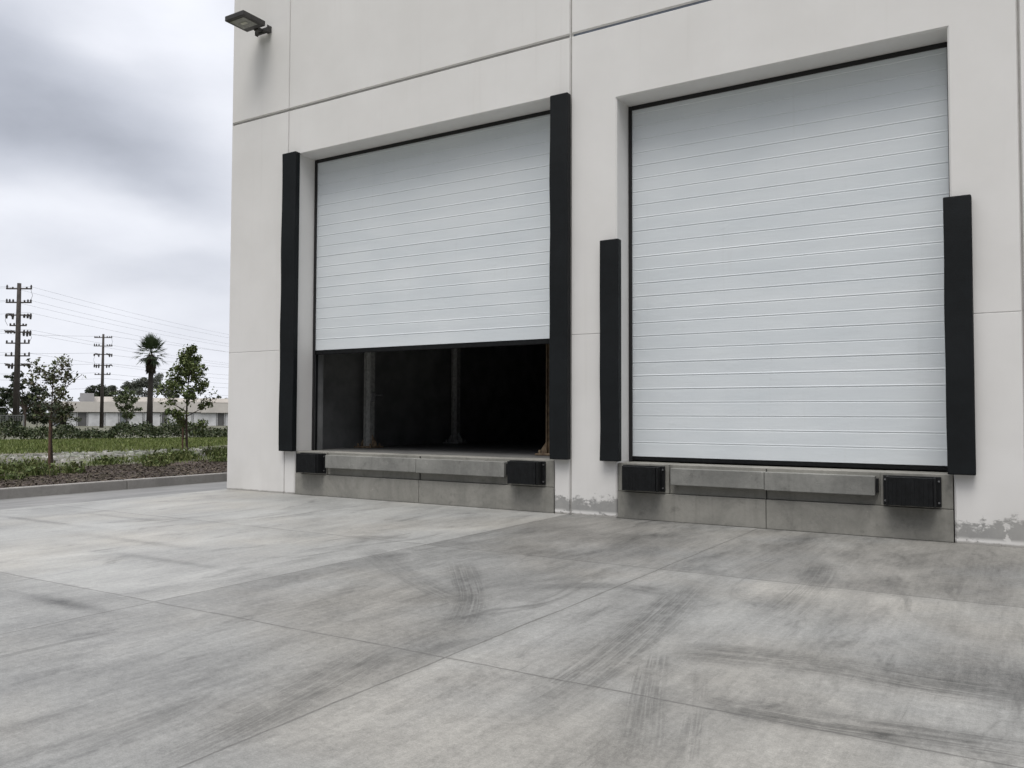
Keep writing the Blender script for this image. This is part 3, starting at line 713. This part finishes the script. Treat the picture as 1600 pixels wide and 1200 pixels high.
sg = thing('shade_canopy', (-90.9, 42.9, 0), 'small white flat canopy roof seen between the pole and the young tree', 'canopy')
MB().box(-.85, .85, -.6, .6, 2.45, 2.68).build('canopy_roof', 'roller door white', sg, .05, 2)
for sx in (-1, 1): MB().tube([(sx*.7, 0, -.65), (sx*.7, 0, 2.45)], .05, 6).build('leg', 'grey roof unit', sg)
fn = thing('wire_fence', (-76.0, 27.5, 0), 'low grey wire fence behind the hedge at the left edge', 'fence', None, math.atan2(.526, .851))
m = MB()
for i in range(7): m = MB().tube([(-4+i*1.5, 0, -.65), (-4+i*1.5, 0, 1.25)], .04, 6); m.build('post', 'fence steel', fn)
m = MB()
for i in range(60): m.box(-4+i*.15, -4+i*.15+.03, -.006, .006, .05, 1.2)
m.box(-4, 5, -.02, .02, 1.2, 1.25).build('mesh_panel', 'fence steel', fn)

# ------------------------------------------------------------------ far trees
def bigtree(loc, label, lobes, n, ls, leafm, trunk=(0, 2.5, .3), seed=1, gap=.35):
    global rng
    rng = np.random.default_rng(seed); rr = random.Random(seed)
    t = thing('tree', loc, label, 'tree')
    mb = MB(); mb.tube([(0, 0, -.7), (.05, 0, trunk[1])], [trunk[2], trunk[2]*.6], 8)
    cs = []
    tot = sum(a*b_*c for _, _, _, a, b_, c in lobes)
    for (x, y, z, a, b_, c) in lobes:
        mb.tube([(0, 0, trunk[1]*.7), (x*.5, y*.5, (trunk[1]+z)*.45), (x, y, z)], [trunk[2]*.5, trunk[2]*.3, .05], 5)
        kk = max(6, int(26*(a*b_*c/tot)*len(lobes)/3))
        cl = inball(kk, .4)*np.array([a, b_, c])+np.array([x, y, z])
        for q in cl:
            if rr.random() < gap: continue
            cs.append(q+inball(max(5, int(n/kk/len(lobes))), .5)*np.array([.52*a, .52*b_, .42*c])*(.5+.7*rr.random()))
            mb.tube([(x, y, z), tuple(q)], [.06, .02], 4)
    mb.build('trunk', 'bark', t); leaf_obj('crown', leafm, leaves(np.concatenate(cs), ls), 4, t)
    return t
def rot(lobes):   # lobes are given along the view's right (x) and away (y); turn them into the world
    return [(x*.851-y*.526, x*.526+y*.851, z, a, b_, c) for x, y, z, a, b_, c in lobes]
bigtree((-135.1, 85.3, 0), 'wide grey green tree with gaps in its crown behind the palm', rot([(-4.4, 0, 5.6, 1.5, 1.9, 1.5), (-2.4, 1, 6.5, 1.8, 2, 1.7), (-.4, 1, 7.2, 2.0, 2, 1.7), (2.0, 0, 7.3, 2.0, 2, 1.6), (4.2, .5, 6.4, 1.7, 2, 1.7), (.5, -1, 5.2, 3.2, 2, 1.6), (5.2, 0, 4.8, 1.2, 1.5, 1.4)]), 15000, .27, 'grey green leaves', (0, 2.2, .35), 21, .12)
bigtree((-143.2, 82.0, 0), 'flat-topped dark tree behind the farther utility pole', rot([(-1.9, 0, 5.0, 1.3, 2, 1.3), (0, 0, 5.3, 1.5, 2, 1.3), (1.7, 0, 5.1, 1.4, 2, 1.3), (3.2, 0, 4.6, 1.3, 1.6, 1.2), (-.5, 0, 3.8, 3.0, 2, 1.4)]), 12000, .28, 'dark tree leaves', (0, 2, .3), 22, .03)
bigtree((-82.6, 36.0, 0), 'tall dark loose tree behind the tall utility pole', rot([(-1.2, 0, 5.4, .8, .8, .5), (-.4, 0, 4.4, .9, .9, .8), (1.0, 0, 4.2, .9, .9, .7), (-1.6, 0, 3.6, .9, .9, .7), (2.0, 0, 3.3, .9, .9, .6), (.3, 0, 3.0, 1.3, .9, .7)]), 5600, .20, 'dark tree leaves', (0, 2.4, .18), 23, .22)
bigtree((-89.5, 39.0, 0), 'broad dense dark tree at the left edge behind the fence', rot([(-2.6, 0, 3.4, 1.5, 1.5, 1.2), (-.6, 0, 2.7, 1.6, 1.5, 1.0), (1.4, 0, 2.2, 1.7, 1.4, .9), (-1.0, -.5, 1.2, 2.6, 1.2, 1.3), (3.0, 0, 1.9, 1.5, 1.2, .9), (2.6, -.3, .9, 2.2, 1.2, 1.1)]), 15000, .20, 'dark tree leaves', (0, 1.2, .2), 24, .0)
bigtree((-87.6, 43.2, 0), 'low rounded dark green tree left of the white building', rot([(-.9, 0, 1.9, 1.0, 1.1, .9), (.4, 0, 1.5, 1.0, 1.0, .8), (0, 0, .6, 1.6, 1.0, .9)]), 5000, .18, 'hedge leaves', (0, 1.0, .15), 25, .03)
bigtree((-122, 93, 0), 'dark tree top showing over the roof beside the white wall', rot([(-2.4, 0, 3.2, 1.5, 1.5, .9), (-.8, 0, 3.6, 1.5, 1.5, 1.0), (.8, 0, 3.4, 1.5, 1.5, 1.0), (2.4, 0, 3.6, 1.4, 1.5, 1.0)]), 6000, .24, 'dark tree leaves', (0, 1.5, .2), 26, .1)

# ------------------------------------------------------------------ hedge (one clipped-up line of shrubs)
rng = np.random.default_rng(31)
hd = thing('hedge', (-35.0, 15.5, .115), 'long low dark hedge along the far side of the grass field', 'hedge')
ax = np.array([.415, .91, 0]); nrm = np.array([-.91, .415, 0])
n = 60000; s = rng.uniform(-22, 34, n); w = rng.uniform(-1, 1, n)
hh = (.66+.16*np.sin(s*.9)+.14*np.sin(s*2.3+1)+.10*np.sin(s*5.3+2)+.06*rng.normal(size=n))
z = hh*np.sqrt(np.clip(1-np.abs(w)**2.4, 0, 1))*rng.random(n)**.35
edge = 1+.22*np.sin(s*1.7+.6)+.15*np.sin(s*4.3)
P = ax*s[:, None]+nrm*(w*1.15*edge)[:, None]; P[:, 2] = z
leaf_obj('foliage', 'hedge leaves', leaves(P, .105, .4, .6), 4, hd)
st = MB()
for i in range(70):
    c = ax*(-22+i*.8); st.tube([(c[0], c[1], 0), (c[0]+.1, c[1], .6)], [.03, .015], 4)
st.build('stem', 'bark', hd)

# ------------------------------------------------------------------ grass, mulch, rubble, weeds
rng = np.random.default_rng(41)
def blades(P, h, w):
    n = len(P); a = rng.random(n)*2*np.pi; l = rng.normal(size=(n, 2))*.35*h[:, None]
    d_ = np.stack([np.cos(a), np.sin(a), np.zeros(n)], 1)*w[:, None]
    T = P+np.concatenate([l, h[:, None]], 1)
    return np.stack([P-d_, P+d_, T], 1).reshape(-1, 3)
n = 90000
x = -9.9-rng.uniform(2.5, 30, n); y = rng.uniform(-5, 26, n)
dk = -9.87-x
nz = np.sin(x*.55+.8*np.sin(y*.5))+np.sin(y*.7+1.3*np.sin(x*.33))+.6*np.sin(x*1.9+y*1.3)
keep = (dk > 4.6+.5*np.sin(y*1.1)) & ~((dk > 5.2) & (dk < 12.5+1.2*np.sin(y*.6)) & (nz > -.55) & (rng.random(n) < .93)) & (rng.random(n) < np.where(dk < 5.5, .35, 1))
hx = (x+35)*(-.91)+(y-15.5)*.415
keep &= hx < -.3
P = np.stack([x, y, np.full(n, .115)], 1)[keep]
far = np.clip((-9.87-P[:, 0])/20, .3, 1.3)
gr = leaf_obj('grass', 'grass blades', blades(P, rng.uniform(.05, .13, len(P)), .010+.016*far), 3); tag(gr, 'short green grass covering the field behind the mulch bed', 'grass', kind='stuff')
n = 26000; x = -9.9-rng.random(n)**.9*5.6; y = rng.uniform(-6, 9, n); keep = (-9.87-x) < 4.8+.7*np.sin(y*1.3)+.4*np.sin(y*3.1); P = np.stack([x, y, .118+.02*rng.random(n)], 1)[keep]
V = leaves(P, .075, .4, .45); V[:, 2] = .118+(V[:, 2]-.118)*.35+.012
mc = leaf_obj('mulch', 'mulch bark', V, 4); tag(mc, 'brown bark mulch along the kerb', 'mulch', kind='stuff')
# rubble and pale stones on the bare soil
def stones(n, fx_, fy_, s0, s1):
    out = []
    for i in range(n):
        c = np.array([fx_(), fy_(), .115]); s = s0+(s1-s0)*rng.random()**2; a = rng.random()*6.3
        e = np.array([[math.cos(a), math.sin(a), 0], [-math.sin(a), math.cos(a), 0]])*s; h = s*(.25+.4*rng.random()); up_ = np.array([0, 0, h])
        b_ = [c-e[0]-e[1]*.7, c+e[0]-e[1]*.6, c+e[0]*.9+e[1]*.7, c-e[0]+e[1]*.6]; q = rng.uniform(.5, .8); tp = [c+(p-c)*q+up_*rng.uniform(.8, 1.2) for p in b_]
        out.append((b_, tp))
    mb = MB()
    for b_, tp in out:
        i = len(mb.v); mb.v += [tuple(p) for p in b_+tp]
        mb.f += [(i+4, i+5, i+6, i+7), (i, i+1, i+5, i+4), (i+1, i+2, i+6, i+5), (i+2, i+3, i+7, i+6), (i+3, i, i+4, i+7)]
    return mb
rb = stones(1500, lambda: rng.uniform(-22.5, -16.5), lambda: rng.uniform(-1, 11), .02, .09)
r2 = stones(260, lambda: rng.normal(-20.2, .5), lambda: rng.uniform(3.0, 9.5), .04, .16)
i0 = len(rb.v); rb.v += r2.v; rb.f += [tuple(q+i0 for q in f) for f in r2.f]
tag(rb.build('rubble', 'pale rubble'), 'pale broken stones scattered over the bare soil', 'rubble', kind='stuff')
def weed(loc, h, r, n, m_, label):
    P = inball(n, .6)*np.array([r, r, 0]); hh = h*rng.uniform(.4, 1, n)
    V = blades(P, hh, np.full(n, .012))
    q = P.copy(); q[:, 2] = hh*rng.uniform(.3, .95, n); V2 = leaves(q+rng.normal(size=(n, 3))*.03, .075, .4, .5)
    t = thing('weed', loc, label, 'weed', 'green weeds growing in the mulch bed')
    leaf_obj('leaf_tuft', m_, V2, 4, t); leaf_obj('stem', m_, V, 3, t)
WL = 'leafy green weed clump growing in the brown mulch bed'
for (x, y, h, r, n) in [(-12.9, -1.0, .34, .45, 200), (-13.6, -1.9, .30, .5, 220), (-13.0, -.2, .28, .35, 130), (-14.4, -1.1, .34, .5, 240), (-12.2, -1.9, .22, .3, 90), (-14.9, -.4, .25, .4, 150),
                        (-14.9, 3.3, .36, .5, 240), (-14.2, 2.9, .30, .35, 150), (-15.5, 4.3, .40, .5, 260), (-16.0, 5.0, .38, .45, 240), (-15.3, 5.9, .42, .45, 250), (-13.6, 2.3, .2, .3, 90), (-16.8, 6.7, .40, .5, 240), (-15.6, 2.3, .26, .45, 160), (-14.0, 4.6, .2, .3, 90), (-14.6, 6.3, .3, .4, 150), (-15.9, .6, .25, .5, 170), (-15.2, -2.4, .28, .5, 190)]:
    weed((x, y, .115), h, r, n, 'weed leaves', WL)
